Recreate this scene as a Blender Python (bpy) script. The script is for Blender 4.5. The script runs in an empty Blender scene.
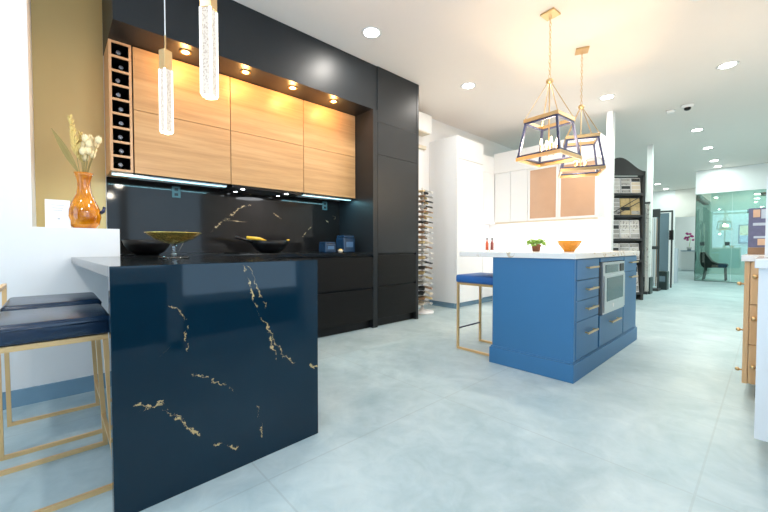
import bpy, bmesh, math, random
from mathutils import Vector, Matrix
random.seed(7)
C = bpy.context.scene.collection
PI = math.pi
WM = {}            # world matrix of every empty / part
H = 3.17           # ceiling height

# ------------------------------------------------------------------ nodes
class N:
    def __init__(s, m):
        s.t = m.node_tree; s.n = s.t.nodes; s.l = s.t.links
    def add(s, typ, **k):
        nd = s.n.new(typ)
        for a, b in k.items():
            setattr(nd, a, b)
        return nd
    def link(s, a, b): s.l.new(a, b)
    def inp(s, sock, v):
        if isinstance(v, bpy.types.NodeSocket): s.l.new(v, sock)
        else: sock.default_value = v
    def math(s, op, a, b=0.0, c=None, clamp=False):
        nd = s.add('ShaderNodeMath', operation=op); nd.use_clamp = clamp
        s.inp(nd.inputs[0], a); s.inp(nd.inputs[1], b)
        if c is not None: s.inp(nd.inputs[2], c)
        return nd.outputs[0]
    def vmath(s, op, a, b=(0, 0, 0)):
        nd = s.add('ShaderNodeVectorMath', operation=op)
        s.inp(nd.inputs[0], a)
        if op == 'SCALE': s.inp(nd.inputs['Scale'], b)
        else: s.inp(nd.inputs[1], b)
        return nd.outputs['Value'] if op in ('LENGTH', 'DOT_PRODUCT', 'DISTANCE') else nd.outputs['Vector']
    def noise(s, vec, scale, detail=3.0, rough=0.5, dist=0.0):
        nd = s.add('ShaderNodeTexNoise')
        s.inp(nd.inputs['Vector'], vec); nd.inputs['Scale'].default_value = scale
        nd.inputs['Detail'].default_value = detail; nd.inputs['Roughness'].default_value = rough
        nd.inputs['Distortion'].default_value = dist
        return nd
    def mix(s, f, a, b):
        nd = s.add('ShaderNodeMix', data_type='RGBA')
        s.inp(nd.inputs[0], f); s.inp(nd.inputs[6], a); s.inp(nd.inputs[7], b)
        return nd.outputs[2]
    def ramp(s, f, stops):
        nd = s.add('ShaderNodeValToRGB'); s.inp(nd.inputs[0], f)
        e = nd.color_ramp.elements
        e[0].position, e[0].color = stops[0]; e[1].position, e[1].color = stops[-1]
        for p, c in stops[1:-1]:
            q = e.new(p); q.color = c
        return nd.outputs[0]
    def scaled(s, v):
        tc = s.add('ShaderNodeTexCoord'); mp = s.add('ShaderNodeMapping')
        mp.inputs['Scale'].default_value = v
        s.link(tc.outputs['Object'], mp.inputs[0]); return mp.outputs[0]

def c4(c): return (c[0], c[1], c[2], 1.0)
def new_mat(name):
    m = bpy.data.materials.new(name); m.use_nodes = True
    n = N(m); b = n.n['Principled BSDF']
    return m, n, b

def mat(name, col, rough=.5, metal=0., var=.06, vs=(6, 6, 6), emit=None, es=0., spec=.5, coat=0., bump=0., sheen=0.):
    m, n, b = new_mat(name)
    v = n.scaled(vs); ns = n.noise(v, 1.0, 4)
    lo = tuple(max(0, x*(1-var)) for x in col); hi = tuple(min(1, x*(1+var)) for x in col)
    n.link(n.mix(ns.outputs[0], c4(lo), c4(hi)), b.inputs['Base Color'])
    b.inputs['Roughness'].default_value = rough; b.inputs['Metallic'].default_value = metal
    b.inputs['Specular IOR Level'].default_value = spec
    b.inputs['Coat Weight'].default_value = coat; b.inputs['Sheen Weight'].default_value = sheen
    if emit:
        b.inputs['Emission Color'].default_value = c4(emit); b.inputs['Emission Strength'].default_value = es
    if bump:
        bp = n.add('ShaderNodeBump'); bp.inputs['Strength'].default_value = bump; bp.inputs['Distance'].default_value = .004
        n2 = n.noise(n.scaled((60, 60, 60)), 1.0, 5); n.link(n2.outputs[0], bp.inputs['Height']); n.link(bp.outputs[0], b.inputs['Normal'])
    return m

def glass_mat(name, tint, gloss=.05, rough=0.0, body=0.0, bodycol=(1, 1, 1)):
    m, n, b = new_mat(name)
    out = n.n['Material Output']
    tr = n.add('ShaderNodeBsdfTransparent'); tr.inputs[0].default_value = c4(tint)
    gl = n.add('ShaderNodeBsdfGlossy'); gl.inputs['Roughness'].default_value = rough
    fr = n.add('ShaderNodeFresnel'); fr.inputs[0].default_value = 1.45
    f = n.math('ADD', fr.outputs[0], gloss, clamp=True)
    ms = n.add('ShaderNodeMixShader'); n.link(f, ms.inputs[0]); n.link(tr.outputs[0], ms.inputs[1]); n.link(gl.outputs[0], ms.inputs[2])
    last = ms.outputs[0]
    if body:
        df = n.add('ShaderNodeBsdfDiffuse'); df.inputs[0].default_value = c4(bodycol)
        m2 = n.add('ShaderNodeMixShader'); m2.inputs[0].default_value = body
        n.link(last, m2.inputs[1]); n.link(df.outputs[0], m2.inputs[2]); last = m2.outputs[0]
    n.link(last, out.inputs[0])
    return m

def oak_mat(name, c1, c2, c3, axis='y', rough=.42):
    m, n, b = new_mat(name)
    sc = {'y': (13, .6, 13), 'z': (13, 13, .6), 'x': (.6, 13, 13)}[axis]
    v = n.scaled(sc)
    a = n.noise(v, 1.6, 5, .55, .6).outputs[0]
    v2 = n.scaled(tuple(q*6 for q in sc)); g = n.noise(v2, 1.5, 3, .6).outputs[0]
    k = n.math('ADD', n.math('MULTIPLY', a, .75), n.math('MULTIPLY', g, .25))
    n.link(n.ramp(k, [(.28, c4(c1)), (.5, c4(c2)), (.74, c4(c3))]), b.inputs['Base Color'])
    b.inputs['Roughness'].default_value = rough
    return m

def stone_mat(name, base, base2, veincol, scale=1.4, width=.012, rough=.08, lines=None, amount=.5, offs=(0, 0, 0)):
    m, n, b = new_mat(name)
    tc = n.add('ShaderNodeTexCoord'); v = n.vmath('ADD', tc.outputs['Object'], offs)
    cloud = n.noise(v, 3.0, 5, .6).outputs[0]
    bas = n.mix(cloud, c4(base), c4(base2))
    r = n.noise(v, scale, 4, .55, 1.2).outputs[0]
    ridge = n.math('ABSOLUTE', n.math('SUBTRACT', r, .5))
    msk = n.noise(n.vmath('ADD', v, (3.1, 7.7, 1.3)), scale*1.9, 2).outputs[0]
    fine = n.noise(v, 22, 3, .6).outputs[0]
    w = n.math('MULTIPLY', n.math('SUBTRACT', msk, 1-amount, clamp=True), width*9)
    w = n.math('MULTIPLY', w, n.math('SUBTRACT', fine, .3, clamp=True))
    f = n.math('LESS_THAN', ridge, w)
    if lines:
        dn = n.noise(v, 9, 4, .6); d0 = n.vmath('SUBTRACT', dn.outputs['Color'], (.5, .5, .5))
        dn2 = n.noise(v, 55, 3, .7); d2 = n.vmath('SUBTRACT', dn2.outputs['Color'], (.5, .5, .5))
        p = n.vmath('ADD', tc.outputs['Object'], n.vmath('SCALE', d0, .085))
        p = n.vmath('ADD', p, n.vmath('SCALE', d2, .045))
        p = n.vmath('MULTIPLY', p, (0, 1, 1))
        brk = n.noise(v, 17, 2).outputs[0]
        for (a, c, wd) in lines:
            A = Vector((0, a[0], a[1])); B_ = Vector((0, c[0], c[1])); ab = B_-A
            pa = n.vmath('SUBTRACT', p, tuple(A))
            t = n.math('DIVIDE', n.vmath('DOT_PRODUCT', pa, tuple(ab)), ab.length_squared, clamp=True)
            sc = n.add('ShaderNodeVectorMath', operation='SCALE'); sc.inputs[0].default_value = tuple(ab); n.link(t, sc.inputs['Scale'])
            d = n.vmath('LENGTH', n.vmath('SUBTRACT', pa, sc.outputs['Vector']))
            lw = n.math('MULTIPLY', n.math('SUBTRACT', n.math('ADD', n.math('MULTIPLY', brk, .6), n.math('MULTIPLY', fine, .4)), .44, clamp=True), wd*9)
            f = n.math('MAXIMUM', f, n.math('LESS_THAN', d, lw))
    fo = n.math('MULTIPLY', f, n.math('ADD', .35, n.math('MULTIPLY', fine, 1.0), clamp=True))
    n.link(n.mix(fo, bas, c4(veincol)), b.inputs['Base Color'])
    b.inputs['Roughness'].default_value = rough; b.inputs['Specular IOR Level'].default_value = .5 if base[0] > .2 else (.34 if base[2] > .02 else .24)
    return m

def floor_mat():
    m, n, b = new_mat('floor_tile')
    tc = n.add('ShaderNodeTexCoord'); sp = n.add('ShaderNodeSeparateXYZ'); n.link(tc.outputs['Object'], sp.inputs[0])
    def grid(s, off, pitch):
        q = n.math('FRACT', n.math('DIVIDE', n.math('ADD', s, off), pitch))
        e = n.math('MINIMUM', q, n.math('SUBTRACT', 1.0, q))
        return n.math('LESS_THAN', e, .0034)
    g = n.math('MAXIMUM', grid(sp.outputs[0], .184+1.243*10, 1.243), grid(sp.outputs[1], -.65+1.21*10, 1.21))
    v = tc.outputs['Object']
    a = n.noise(v, 1.3, 6, .62, .8).outputs[0]
    a2 = n.noise(v, 7, 6, .65, 1.0).outputs[0]
    k = n.math('ADD', n.math('MULTIPLY', a, .65), n.math('MULTIPLY', a2, .35))
    col = n.ramp(k, [(.30, c4(FLO[0])), (.5, c4(FLO[1])), (.68, c4(FLO[2]))])
    col = n.mix(n.math('MULTIPLY', g, .32), col, (.27, .33, .35, 1))
    n.link(col, b.inputs['Base Color'])
    b.inputs['Roughness'].default_value = .30
    n.link(n.math('ADD', n.math('MULTIPLY', a2, .14), .36), b.inputs['Roughness'])
    return m

FLO = [(.27, .39, .43), (.40, .52, .56), (.53, .64, .67)]
M = {}
M['white'] = mat('white_paint', (.86, .87, .88), .55, var=.01)
M['ceiling'] = mat('ceiling_paint', (.88, .82, .775), .6, var=.01)
M['gold_wall'] = mat('gold_wallpaper', (.72, .52, .22), .4, var=.08, vs=(3, 3, .8))
M['baseboard'] = mat('grey_tile_baseboard', (.20, .34, .46), .25, var=.1)
M['floor'] = floor_mat()
M['black'] = mat('matt_black_laminate', (.013, .016, .019), .44, var=.1, spec=.4)
M['black_side'] = mat('black_grained_laminate', (.006, .0055, .005), .46, spec=.24, var=.35, vs=(2, 2, 40))
M['oak'] = oak_mat('oak_veneer', (.42, .235, .095), (.56, .33, .145), (.67, .43, .215), 'y')
M['oak_v'] = oak_mat('pale_oak_frame', (.50, .28, .14), (.60, .37, .20), (.68, .45, .27), 'z')
M['vanity_wood'] = oak_mat('honey_wood', (.60, .34, .15), (.72, .45, .22), (.78, .52, .29), 'z')
GOLD = (.72, .47, .15)
M['slab'] = stone_mat('black_gold_marble_sky_tint', (.002, .015, .029), (.003, .022, .040), (.58, .42, .19), 1.5, .002, .05, amount=.30,  # black stone; bluish sky reflection is put into its base colours
    lines=[((.47, .91), (.51, .80), .0045), ((.51, .80), (.55, .70), .004), ((.49, .91), (.56, .78), .002), ((.56, .78), (.575, .70), .002), ((.55, .70), (.617, .55), .0035), ((.60, .55), (.64, .45), .004), ((.617, .55), (.72, .40), .0025),
           ((.07, .40), (.15, .385), .0045), ((.09, .37), (.15, .40), .004), ((.20, .30), (.28, .21), .004), ((.34, .15), (.43, .08), .0045), ((.15, .36), (.22, .29), .0015),
           ((.19, .76), (.24, .70), .002), ((.255, .66), (.25, .56), .0028), ((.28, .48), (.34, .42), .0032), ((.34, .42), (.42, .375), .0028), ((.42, .37), (.44, .33), .002), ((.53, .25), (.56, .10), .0022), ((.83, .38), (.87, .36), .004)])
M['worktop'] = stone_mat('black_gold_marble_top', (.008, .010, .012), (.014, .017, .02), GOLD, 1.5, .006, .10, amount=.45)
M['splash'] = stone_mat('black_gold_marble_wall', (.010, .009, .009), (.019, .016, .015), (.50, .36, .2), .8, .006, .07, amount=.50, offs=(0, .45, .2),
    lines=[((1.25, 1.19), (1.52, 1.42), .006), ((1.52, 1.42), (1.62, 1.44), .005), ((1.9, 1.38), (2.0, 1.30), .006), ((2.25, 1.10), (2.4, 1.25), .006), ((2.6, 1.35), (2.66, 1.3), .005)])
M['marble'] = stone_mat('white_gold_marble', (.84, .82, .79), (.90, .89, .88), (.62, .50, .36), 2.2, .03, .15, amount=.62)
M['brass'] = mat('brushed_brass', (.70, .50, .26), .30, 1.0, var=.05)
M['gold_paint'] = mat('satin_gold_frame', (.84, .56, .27), .38, .45, var=.05)
M['leather'] = mat('navy_leather', (.007, .026, .062), .26, var=.15, bump=.12, spec=.6)
M['blue_seat'] = mat('bright_blue_upholstery', (.02, .13, .42), .5, var=.1)
M['navy'] = mat('navy_blue_lacquer', (.042, .180, .380), .45, var=.03)
M['navy_gap'] = mat('dark_gap', (.012, .018, .03), .7)
M['steel'] = mat('stainless_steel', (.55, .60, .63), .28, .9, var=.05)
M['oven_glass'] = mat('dark_teal_oven_glass', (.02, .09, .11), .08, var=.2)
M['led'] = mat('led_diffuser', (.8, .9, 1), .5, emit=(.45, .90, .98), es=1.5)
M['warm_lamp'] = mat('warm_lamp_face', (1, .8, .5), .5, emit=(1, .66, .30), es=30)
M['cool_lamp'] = mat('cool_lamp_face', (1, 1, 1), .5, emit=(.85, .93, 1), es=12)
M['white_lamp'] = mat('white_lamp_face', (1, 1, 1), .5, emit=(1, .98, .94), es=14)
M['bulb'] = mat('candle_bulb_glow', (1, .9, .7), .5, emit=(1, .74, .42), es=9)
M['trim'] = mat('white_plastic', (.85, .85, .85), .4, var=.01)
M['dark'] = mat('black_plastic', (.006, .006, .007), .32, spec=.3)
M['bottle'] = mat('dark_bottle_glass', (.008, .010, .009), .12, var=.3)
M['foil'] = mat('silver_foil_cap', (.20, .21, .24), .35, .5)
M['amber'] = None
M['bronze'] = mat('dark_bronze_strap', (.045, .055, .12), .35, .6)
M['gold_leaf'] = mat('gold_leaf_glass', (.72, .50, .12), .22, .8, var=.35, vs=(30, 30, 30))
M['clear'] = glass_mat('clear_glass', (.93, .96, .97), .04)
M['office_glass'] = glass_mat('green_office_glass', (.78, .90, .85), .06)
M['store_glass'] = glass_mat('storefront_glass', (.97, .98, 1), .0)
M['yellow'] = mat('yellow_utensil', (.80, .48, .03), .4)
M['blue_pack'] = mat('blue_glazed_jar', (.012, .04, .09), .2, var=.4, vs=(20, 20, 20))
M['straw'] = mat('dried_straw', (.80, .68, .42), .8, var=.15)
M['pampas'] = mat('golden_pampas', (.74, .58, .22), .85, var=.2)
M['olive'] = mat('dried_olive_leaf', (.30, .24, .08), .7, var=.2)
M['card'] = mat('white_card', (.88, .89, .92), .5, var=.01)
M['grey_ink'] = mat('grey_ink', (.50, .53, .60), .7)
M['green'] = mat('green_leaves', (.22, .42, .06), .6, var=.5, vs=(40, 40, 40))
M['clay'] = mat('brown_clay_pot', (.32, .13, .07), .7)
M['amber_bowl'] = mat('amber_pressed_glass', (.72, .28, .01), .15, var=.4, vs=(40, 40, 40), coat=.5)
M['red_oil'] = mat('red_oil_bottle', (.60, .12, .06), .2)
M['brown_oil'] = mat('dark_red_vinegar_bottle', (.32, .08, .07), .2)
M['bronze_glass'] = mat('peach_bronze_cabinet_glass', (.62, .40, .27), .22, var=.06)
M['pale_sample'] = stone_mat('pale_tile_sample', (.62, .62, .58), (.74, .73, .70), (.32, .31, .30), 3.5, .05, .4, amount=.6)
M['grey_sample'] = stone_mat('grey_tile_sample', (.34, .35, .34), (.52, .52, .50), (.2, .2, .2), 5, .05, .4, amount=.6)
M['tan_sample'] = mat('tan_tile_sample', (.62, .48, .24), .5, var=.3, vs=(30, 30, 30))
M['brown_sample'] = mat('brown_tile_sample', (.30, .18, .10), .5, var=.3)
M['cream_sample'] = mat('cream_sample', (.74, .66, .52), .5, var=.1)
M['charcoal'] = mat('charcoal_frame', (.035, .040, .042), .5)
M['mirror_blue'] = mat('blue_grey_glossy_sample', (.22, .32, .38), .12, .3)
M['velvet'] = mat('black_velvet', (.010, .011, .012), .7, sheen=.2)
M['teal_metal'] = mat('teal_grey_metal', (.035, .06, .06), .4, .4)
M['orchid'] = mat('magenta_petals', (.45, .04, .22), .6)
M['frame_blue'] = mat('pale_window_frame', (.55, .62, .70), .5)
M['panel_dark'] = mat('dark_display_panel', (.03, .04, .05), .3)
M['slate'] = mat('slate_blue_sign', (.14, .14, .24), .4, var=.3, vs=(40, 40, 40))
M['peach'] = mat('peach_print', (.75, .50, .33), .5, var=.2)
M['grey_marble'] = stone_mat('grey_marble', (.50, .52, .50), (.66, .67, .65), (.38, .39, .38), 5, .03, .2, amount=.6)

def amber_glass():
    m, n, b = new_mat('amber_glass')
    ns = n.noise(n.scaled((14, 14, 14)), 1.0, 4, .6).outputs[0]
    n.link(n.ramp(ns, [(.35, (.46, .12, .001, 1)), (.6, (.82, .30, .006, 1))]), b.inputs['Base Color'])
    b.inputs['Roughness'].default_value = .06
    b.inputs['Transmission Weight'].default_value = .15
    b.inputs['Coat Weight'].default_value = .6
    return m
M['amber'] = amber_glass()
def crystal():
    m, n, b = new_mat('bubble_crystal')
    vo = n.add('ShaderNodeTexVoronoi'); vo.inputs['Scale'].default_value = 1.0
    n.link(n.scaled((110, 110, 110)), vo.inputs['Vector'])
    f = n.ramp(vo.outputs['Distance'], [(.15, (.45, .26, .14, 1)), (.5, (1, .93, .80, 1))])
    b.inputs['Base Color'].default_value = (.25, .22, .20, 1); n.link(f, b.inputs['Emission Color'])
    b.inputs['Emission Strength'].default_value = .50
    b.inputs['Roughness'].default_value = .1
    return m
M['crystal'] = crystal()
M['crystal_edge'] = mat('lit_crystal_edge', (1, .95, .85), .1, emit=(1, .93, .82), es=1.1)

# ------------------------------------------------------------------ geometry helpers
def bmn(): return bmesh.new()
def box(bm, x0, x1, y0, y1, z0, z1, mtx=None):
    vs = [bm.verts.new((x, y, z)) for x in (x0, x1) for y in (y0, y1) for z in (z0, z1)]
    f = [(0, 1, 3, 2), (4, 6, 7, 5), (0, 4, 5, 1), (2, 3, 7, 6), (0, 2, 6, 4), (1, 5, 7, 3)]
    for q in f: bm.faces.new([vs[i] for i in q])
    if mtx is not None: bmesh.ops.transform(bm, matrix=mtx, verts=vs)
    return bm
def tube(bm, pts, r, n=10, cap=True):
    """tapered tube through points; r number or list"""
    pts = [Vector(p) for p in pts]; rr = r if isinstance(r, (list, tuple)) else [r]*len(pts)
    rings = []
    for i, p in enumerate(pts):
        d = (pts[min(i+1, len(pts)-1)]-pts[max(i-1, 0)]).normalized()
        up = Vector((0, 0, 1)) if abs(d.z) < .9 else Vector((1, 0, 0))
        a = d.cross(up).normalized(); b = d.cross(a).normalized()
        rings.append([bm.verts.new(p+(a*math.cos(2*PI*k/n)+b*math.sin(2*PI*k/n))*rr[i]) for k in range(n)])
    for i in range(len(rings)-1):
        for k in range(n):
            bm.faces.new([rings[i][k], rings[i][(k+1) % n], rings[i+1][(k+1) % n], rings[i+1][k]])
    if cap:
        bm.faces.new(rings[0][::-1]); bm.faces.new(rings[-1])
    return bm
def bar(bm, p0, p1, w, t=None):
    """square bar between two points"""
    p0 = Vector(p0); p1 = Vector(p1); t = t or w
    d = (p1-p0).normalized(); up = Vector((0, 0, 1)) if abs(d.z) < .9 else Vector((1, 0, 0))
    a = d.cross(up).normalized(); b = d.cross(a).normalized()
    r = []
    for p in (p0, p1):
        r.append([bm.verts.new(p+a*sx*w/2+b*sy*t/2) for sx, sy in ((-1, -1), (1, -1), (1, 1), (-1, 1))])
    for k in range(4): bm.faces.new([r[0][k], r[0][(k+1) % 4], r[1][(k+1) % 4], r[1][k]])
    bm.faces.new(r[0][::-1]); bm.faces.new(r[1]); return bm
def lathe(bm, prof, c=(0, 0, 0), n=32, sx=1, sy=1):
    rings = []
    for r, z in prof:
        if r < 1e-5: rings.append([bm.verts.new((c[0], c[1], c[2]+z))])
        else: rings.append([bm.verts.new((c[0]+r*sx*math.cos(2*PI*k/n), c[1]+r*sy*math.sin(2*PI*k/n), c[2]+z)) for k in range(n)])
    for a, b in zip(rings, rings[1:]):
        for k in range(n):
            q = [a[k % len(a)], a[(k+1) % len(a)], b[(k+1) % len(b)], b[k % len(b)]]
            u = []
            for v in q:
                if v not in u: u.append(v)
            if len(u) > 2: bm.faces.new(u)
    return bm
def blob(bm, c, r, sx=1, sy=1, sz=1, sub=2):
    g = bmesh.ops.create_icosphere(bm, subdivisions=sub, radius=r)
    for v in g['verts']: v.co = Vector((v.co.x*sx, v.co.y*sy, v.co.z*sz))+Vector(c)
    return bm
def prism(bm, poly, y0, y1):
    """polygon in xz extruded along y"""
    a = [bm.verts.new((x, y0, z)) for x, z in poly]; b = [bm.verts.new((x, y1, z)) for x, z in poly]
    bm.faces.new(a); bm.faces.new(b[::-1]); n = len(poly)
    for i in range(n): bm.faces.new([a[i], b[i], b[(i+1) % n], a[(i+1) % n]])
    return bm

def thing(name, label, cat, loc=(0, 0, 0), rotz=0, group=None):
    o = bpy.data.objects.new(name, None); C.objects.link(o)
    o.empty_display_size = .1
    o.location = loc; o.rotation_euler = (0, 0, rotz); o['label'] = label; o['category'] = cat
    if group: o['group'] = group
    WM[o.name] = Matrix.Translation(loc) @ Matrix.Rotation(rotz, 4, 'Z')
    return o
def obj(name, bm, m, parent=None, world=False, bevel=0, smooth=False, label=None, seg=2):
    """one mesh object; world=True: the shape is given in world coordinates"""
    bmesh.ops.recalc_face_normals(bm, faces=bm.faces)
    P = WM[parent.name] if parent else Matrix.Identity(4)
    if world and parent: bmesh.ops.transform(bm, matrix=P.inverted(), verts=bm.verts)
    me = bpy.data.meshes.new(name); bm.to_mesh(me); bm.free()
    if smooth:
        for p in me.polygons: p.use_smooth = True
    me.materials.append(m)
    o = bpy.data.objects.new(name, me); C.objects.link(o)
    if parent: o.parent = parent
    WM[o.name] = P
    if bevel:
        b = o.modifiers.new('bevel', 'BEVEL'); b.width = bevel; b.segments = seg; b.limit_method = 'ANGLE'
    if label: o['label'] = label
    return o
def tag(o, label, cat, group=None):
    o['label'] = label; o['category'] = cat
    if group: o['group'] = group
    return o
def struct(name, bm, m, parent=None, **k):
    o = obj(name, bm, m, parent, **k)
    if not parent: o['kind'] = 'structure'
    return o
def copy_tree(o, parent=None):
    c = o.copy(); C.objects.link(c)
    if parent: c.parent = parent
    for ch in list(o.children): copy_tree(ch, c)
    return c
def dup(o, loc, label, rotz=None, group=None):
    c = copy_tree(o); c.location = loc; c['label'] = label
    if rotz is not None: c.rotation_euler = (0, 0, rotz)
    if group: c['group'] = group
    WM[c.name] = Matrix.Translation(loc) @ Matrix.Rotation(c.rotation_euler[2], 4, 'Z')
    return c
def B(x0, x1, y0, y1, z0, z1): return box(bmn(), x0, x1, y0, y1, z0, z1)
def lamp(name, kind, parent, loc, energy, color, size=.1, rot=(0, 0, 0), spot=None):
    l = bpy.data.lights.new(name, kind); l.energy = energy; l.color = color
    if kind == 'AREA': l.shape = 'DISK'; l.size = size
    elif kind == 'SPOT': l.spot_size = spot or 1.9; l.spot_blend = .8; l.shadow_soft_size = size
    else: l.shadow_soft_size = size
    o = bpy.data.objects.new(name, l); C.objects.link(o); o.location = loc; o.rotation_euler = rot
    if parent: o.parent = parent
    return o

# ------------------------------------------------------------------ camera and world
cam = bpy.data.cameras.new('camera'); cam.sensor_width = 36; cam.lens = 36*357/768; cam.clip_start = .02
co = bpy.data.objects.new('camera', cam); C.objects.link(co)
co.location = (0, 0, .99); co.rotation_euler = (PI/2-math.atan(9.4/357), 0, math.radians(47.2))
sc = bpy.context.scene; sc.camera = co
sc.view_settings.view_transform = 'Standard'; sc.view_settings.look = 'None'
sc.view_settings.gamma = 1; sc.view_settings.use_curve_mapping = False
sc.view_settings.exposure = 0.33
w = bpy.data.worlds.new('sky'); sc.world = w; w.use_nodes = True
bg = w.node_tree.nodes['Background']; bg.inputs[0].default_value = (.60, .82, 1, 1); bg.inputs[1].default_value = 2.9

# ------------------------------------------------------------------ setting
XR = .65; Y0 = -2.6; YB = 21.0; XL = -3.95
struct('floor', B(XL-.2, XR+.2, Y0-.2, YB, -.1, 0), M['floor'])
struct('ceiling', B(XL-.2, XR+.2, Y0-.2, YB, H, H+.1), M['ceiling'])
bm = bmn(); box(bm, XL-.2, -3.15, Y0, -.095, 0, H); struct('wall_left', bm, M['white'])
struct('wall_niche', B(XL-.2, XL, -.095, .345, 0, H), M['gold_wall'])
struct('wall_ledge', B(XL, -3.15, -.095, .349, 0, 1.115), M['white'])
struct('wall_kitchen', B(XL-.2, XL, .345, YB, 0, H), M['white'])
struct('baseboard_left', B(-3.149, -3.137, Y0, .343, 0, .105), M['baseboard'])
struct('wall_far', B(XL, XR, YB, YB+.1, 0, H), M['white'])
struct('wall_right', B(XR, XR+.15, 2.56, YB, 0, H), M['white'])
struct('wall_right_rear', B(XR, XR+.15, Y0, -.30, 0, H), M['white'])
# storefront behind the camera
fr = bmn()
for x in (-3.15, -1.9, -.65, .58): box(fr, x, x+.06, Y0-.05, Y0+.01, 0, H)
for z in (0, 2.95): box(fr, -3.15, XR, Y0-.05, Y0+.01, z, z+.1)
wf = struct('window_1', fr, M['frame_blue'])
obj('pane', B(-3.12, .60, Y0-.025, Y0-.015, .1, 2.95), M['store_glass'], wf)
struct('wall_back_left', B(XL-.2, -3.15, Y0-.1, Y0-.001, 0, H), M['white'])
# second storefront window, in the right wall beside the camera (seen mirrored in the stone)
fr = bmn()
for ya_, yb_ in ((-.30, -.22), (.36, .50), (.95, 1.08), (2.40, 2.56)): box(fr, XR, XR+.08, ya_, yb_, 0, H)
box(fr, XR, XR+.08, -.22, 2.40, 2.85, H); box(fr, XR, XR+.08, -.22, 2.40, 0, .08); box(fr, XR, XR+.08, -.22, .95, .66, .80); box(fr, XR, XR+.08, 1.08, 2.40, .42, .50)
wf2 = struct('window_2', fr, M['frame_blue'])
obj('kick_panel', B(XR+.03, XR+.05, -.22, .95, .08, .66), M['panel_dark'], wf2); obj('kick_panel', B(XR+.03, XR+.05, 1.08, 2.40, .08, .42), M['panel_dark'], wf2)
obj('pane', B(XR+.035, XR+.045, -.22, .95, .80, 2.85), M['store_glass'], wf2)
obj('pane', B(XR+.035, XR+.045, 1.08, 2.40, .50, 2.85), M['store_glass'], wf2)

# ------------------------------------------------------------------ black wall of cabinets
FX = -3.25; WY0 = .345; WY1 = 2.83
t = thing('bulkhead', 'matt black bulkhead above the oak cabinets up to the ceiling', 'bulkhead', (-3.6, 1.9, 2.64))
obj('soffit_box', B(XL+.005, FX-.015, WY0, 2.905, 2.64, H-.004), M['black'], t, True)
# downlights in the bulkhead
SG = 'warm spotlights under the black bulkhead'
t0 = None
for k, y in enumerate((.85, 1.36, 1.85, 2.36)):
    lab = ['warm spotlight nearest the wine rack under black bulkhead', 'second warm spotlight from the wine rack under bulkhead',
           'third warm spotlight from the wine rack under bulkhead', 'warm spotlight nearest the tall black cabinet under bulkhead'][k]
    p = (-3.39, y, 2.632)
    if k == 0:
        t0 = thing('recessed_spotlight', lab, 'spotlight', p, 0, SG)
        obj('trim_ring', lathe(bmn(), [(.028, -.001), (.040, -.004), (.045, .0), (.045, .007), (.028, .007), (.028, -.001)], n=24), M['brass'], t0, smooth=True)
        obj('lens', lathe(bmn(), [(0, .001), (.027, .001), (.027, .006), (0, .006)], n=24), M['warm_lamp'], t0)
        lamp('spot_lamp', 'POINT', t0, (0, 0, -.05), 5.0, (1, .48, .14), .03)
    else: dup(t0, p, lab)

# backsplash and outlets
t = tag(obj('backsplash', B(XL+.001, XL+.012, .3495, 2.832, .922, 1.60), M['splash']), 'polished black marble backsplash with gold veins behind the hob', 'backsplash')
for k, (y, z) in enumerate(((.887, 1.52), (2.595, 1.52))):
    p = (XL+.013, y, z)
    lab = ['blue grey socket plate on the backsplash near the wine rack', 'grey socket plate on the backsplash near the tall black cabinet'][k]
    if k == 0:
        ot = thing('wall_socket', lab, 'socket', p, 0, 'sockets on the black backsplash')
        obj('plate', B(0, .006, -.037, .037, -.055, .055), mat('grey_socket', (.05, .13, .15), .4), ot, bevel=.003)
        for zz in (-.024, .024): obj('outlet', B(.006, .008, -.016, .016, zz-.013, zz+.013), M['dark'], ot)
    else: dup(ot, p, lab)

# oak wine rack
RX0 = XL+.02; RXF = -3.585
t = thing('wine_rack', 'tall narrow oak wine rack with nine cubbies beside the upper cabinets', 'wine rack', (RX0, .35, 1.60))
NC = 9; zt0 = 1.60; zt1 = 2.636; ya = .347; yb = .497; q = .018
bm = bmn(); box(bm, RX0, RXF, ya, ya+q, zt0, zt1); box(bm, RX0, RXF, yb-q, yb, zt0, zt1); obj('side_panel', bm, M['oak_v'], t, True)
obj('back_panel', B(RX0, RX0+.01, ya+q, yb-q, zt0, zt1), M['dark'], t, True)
pit = (zt1-zt0-q)/NC
for k in range(NC+1): obj('shelf', B(RX0+.01, RXF, ya+q, yb-q, zt0+k*pit, zt0+k*pit+q), M['oak_v'], t, True)
for k in range(NC):  # thin dark sheets added to stand in for shade inside the oak cubbies
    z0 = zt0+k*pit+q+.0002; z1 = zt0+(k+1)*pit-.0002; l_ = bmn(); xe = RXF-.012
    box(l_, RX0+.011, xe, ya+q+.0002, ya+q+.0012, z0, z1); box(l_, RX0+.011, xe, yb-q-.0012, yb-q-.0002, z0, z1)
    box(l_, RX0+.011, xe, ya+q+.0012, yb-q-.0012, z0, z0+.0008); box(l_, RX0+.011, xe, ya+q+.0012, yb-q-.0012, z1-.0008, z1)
    obj('cubby_shade', l_, M['dark'], t, True)
br = random.Random(3)
names = ['bottom', 'second lowest', 'third lowest', 'fourth lowest', 'middle', 'fourth highest', 'third highest', 'second highest', 'top']
bot = None
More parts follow.
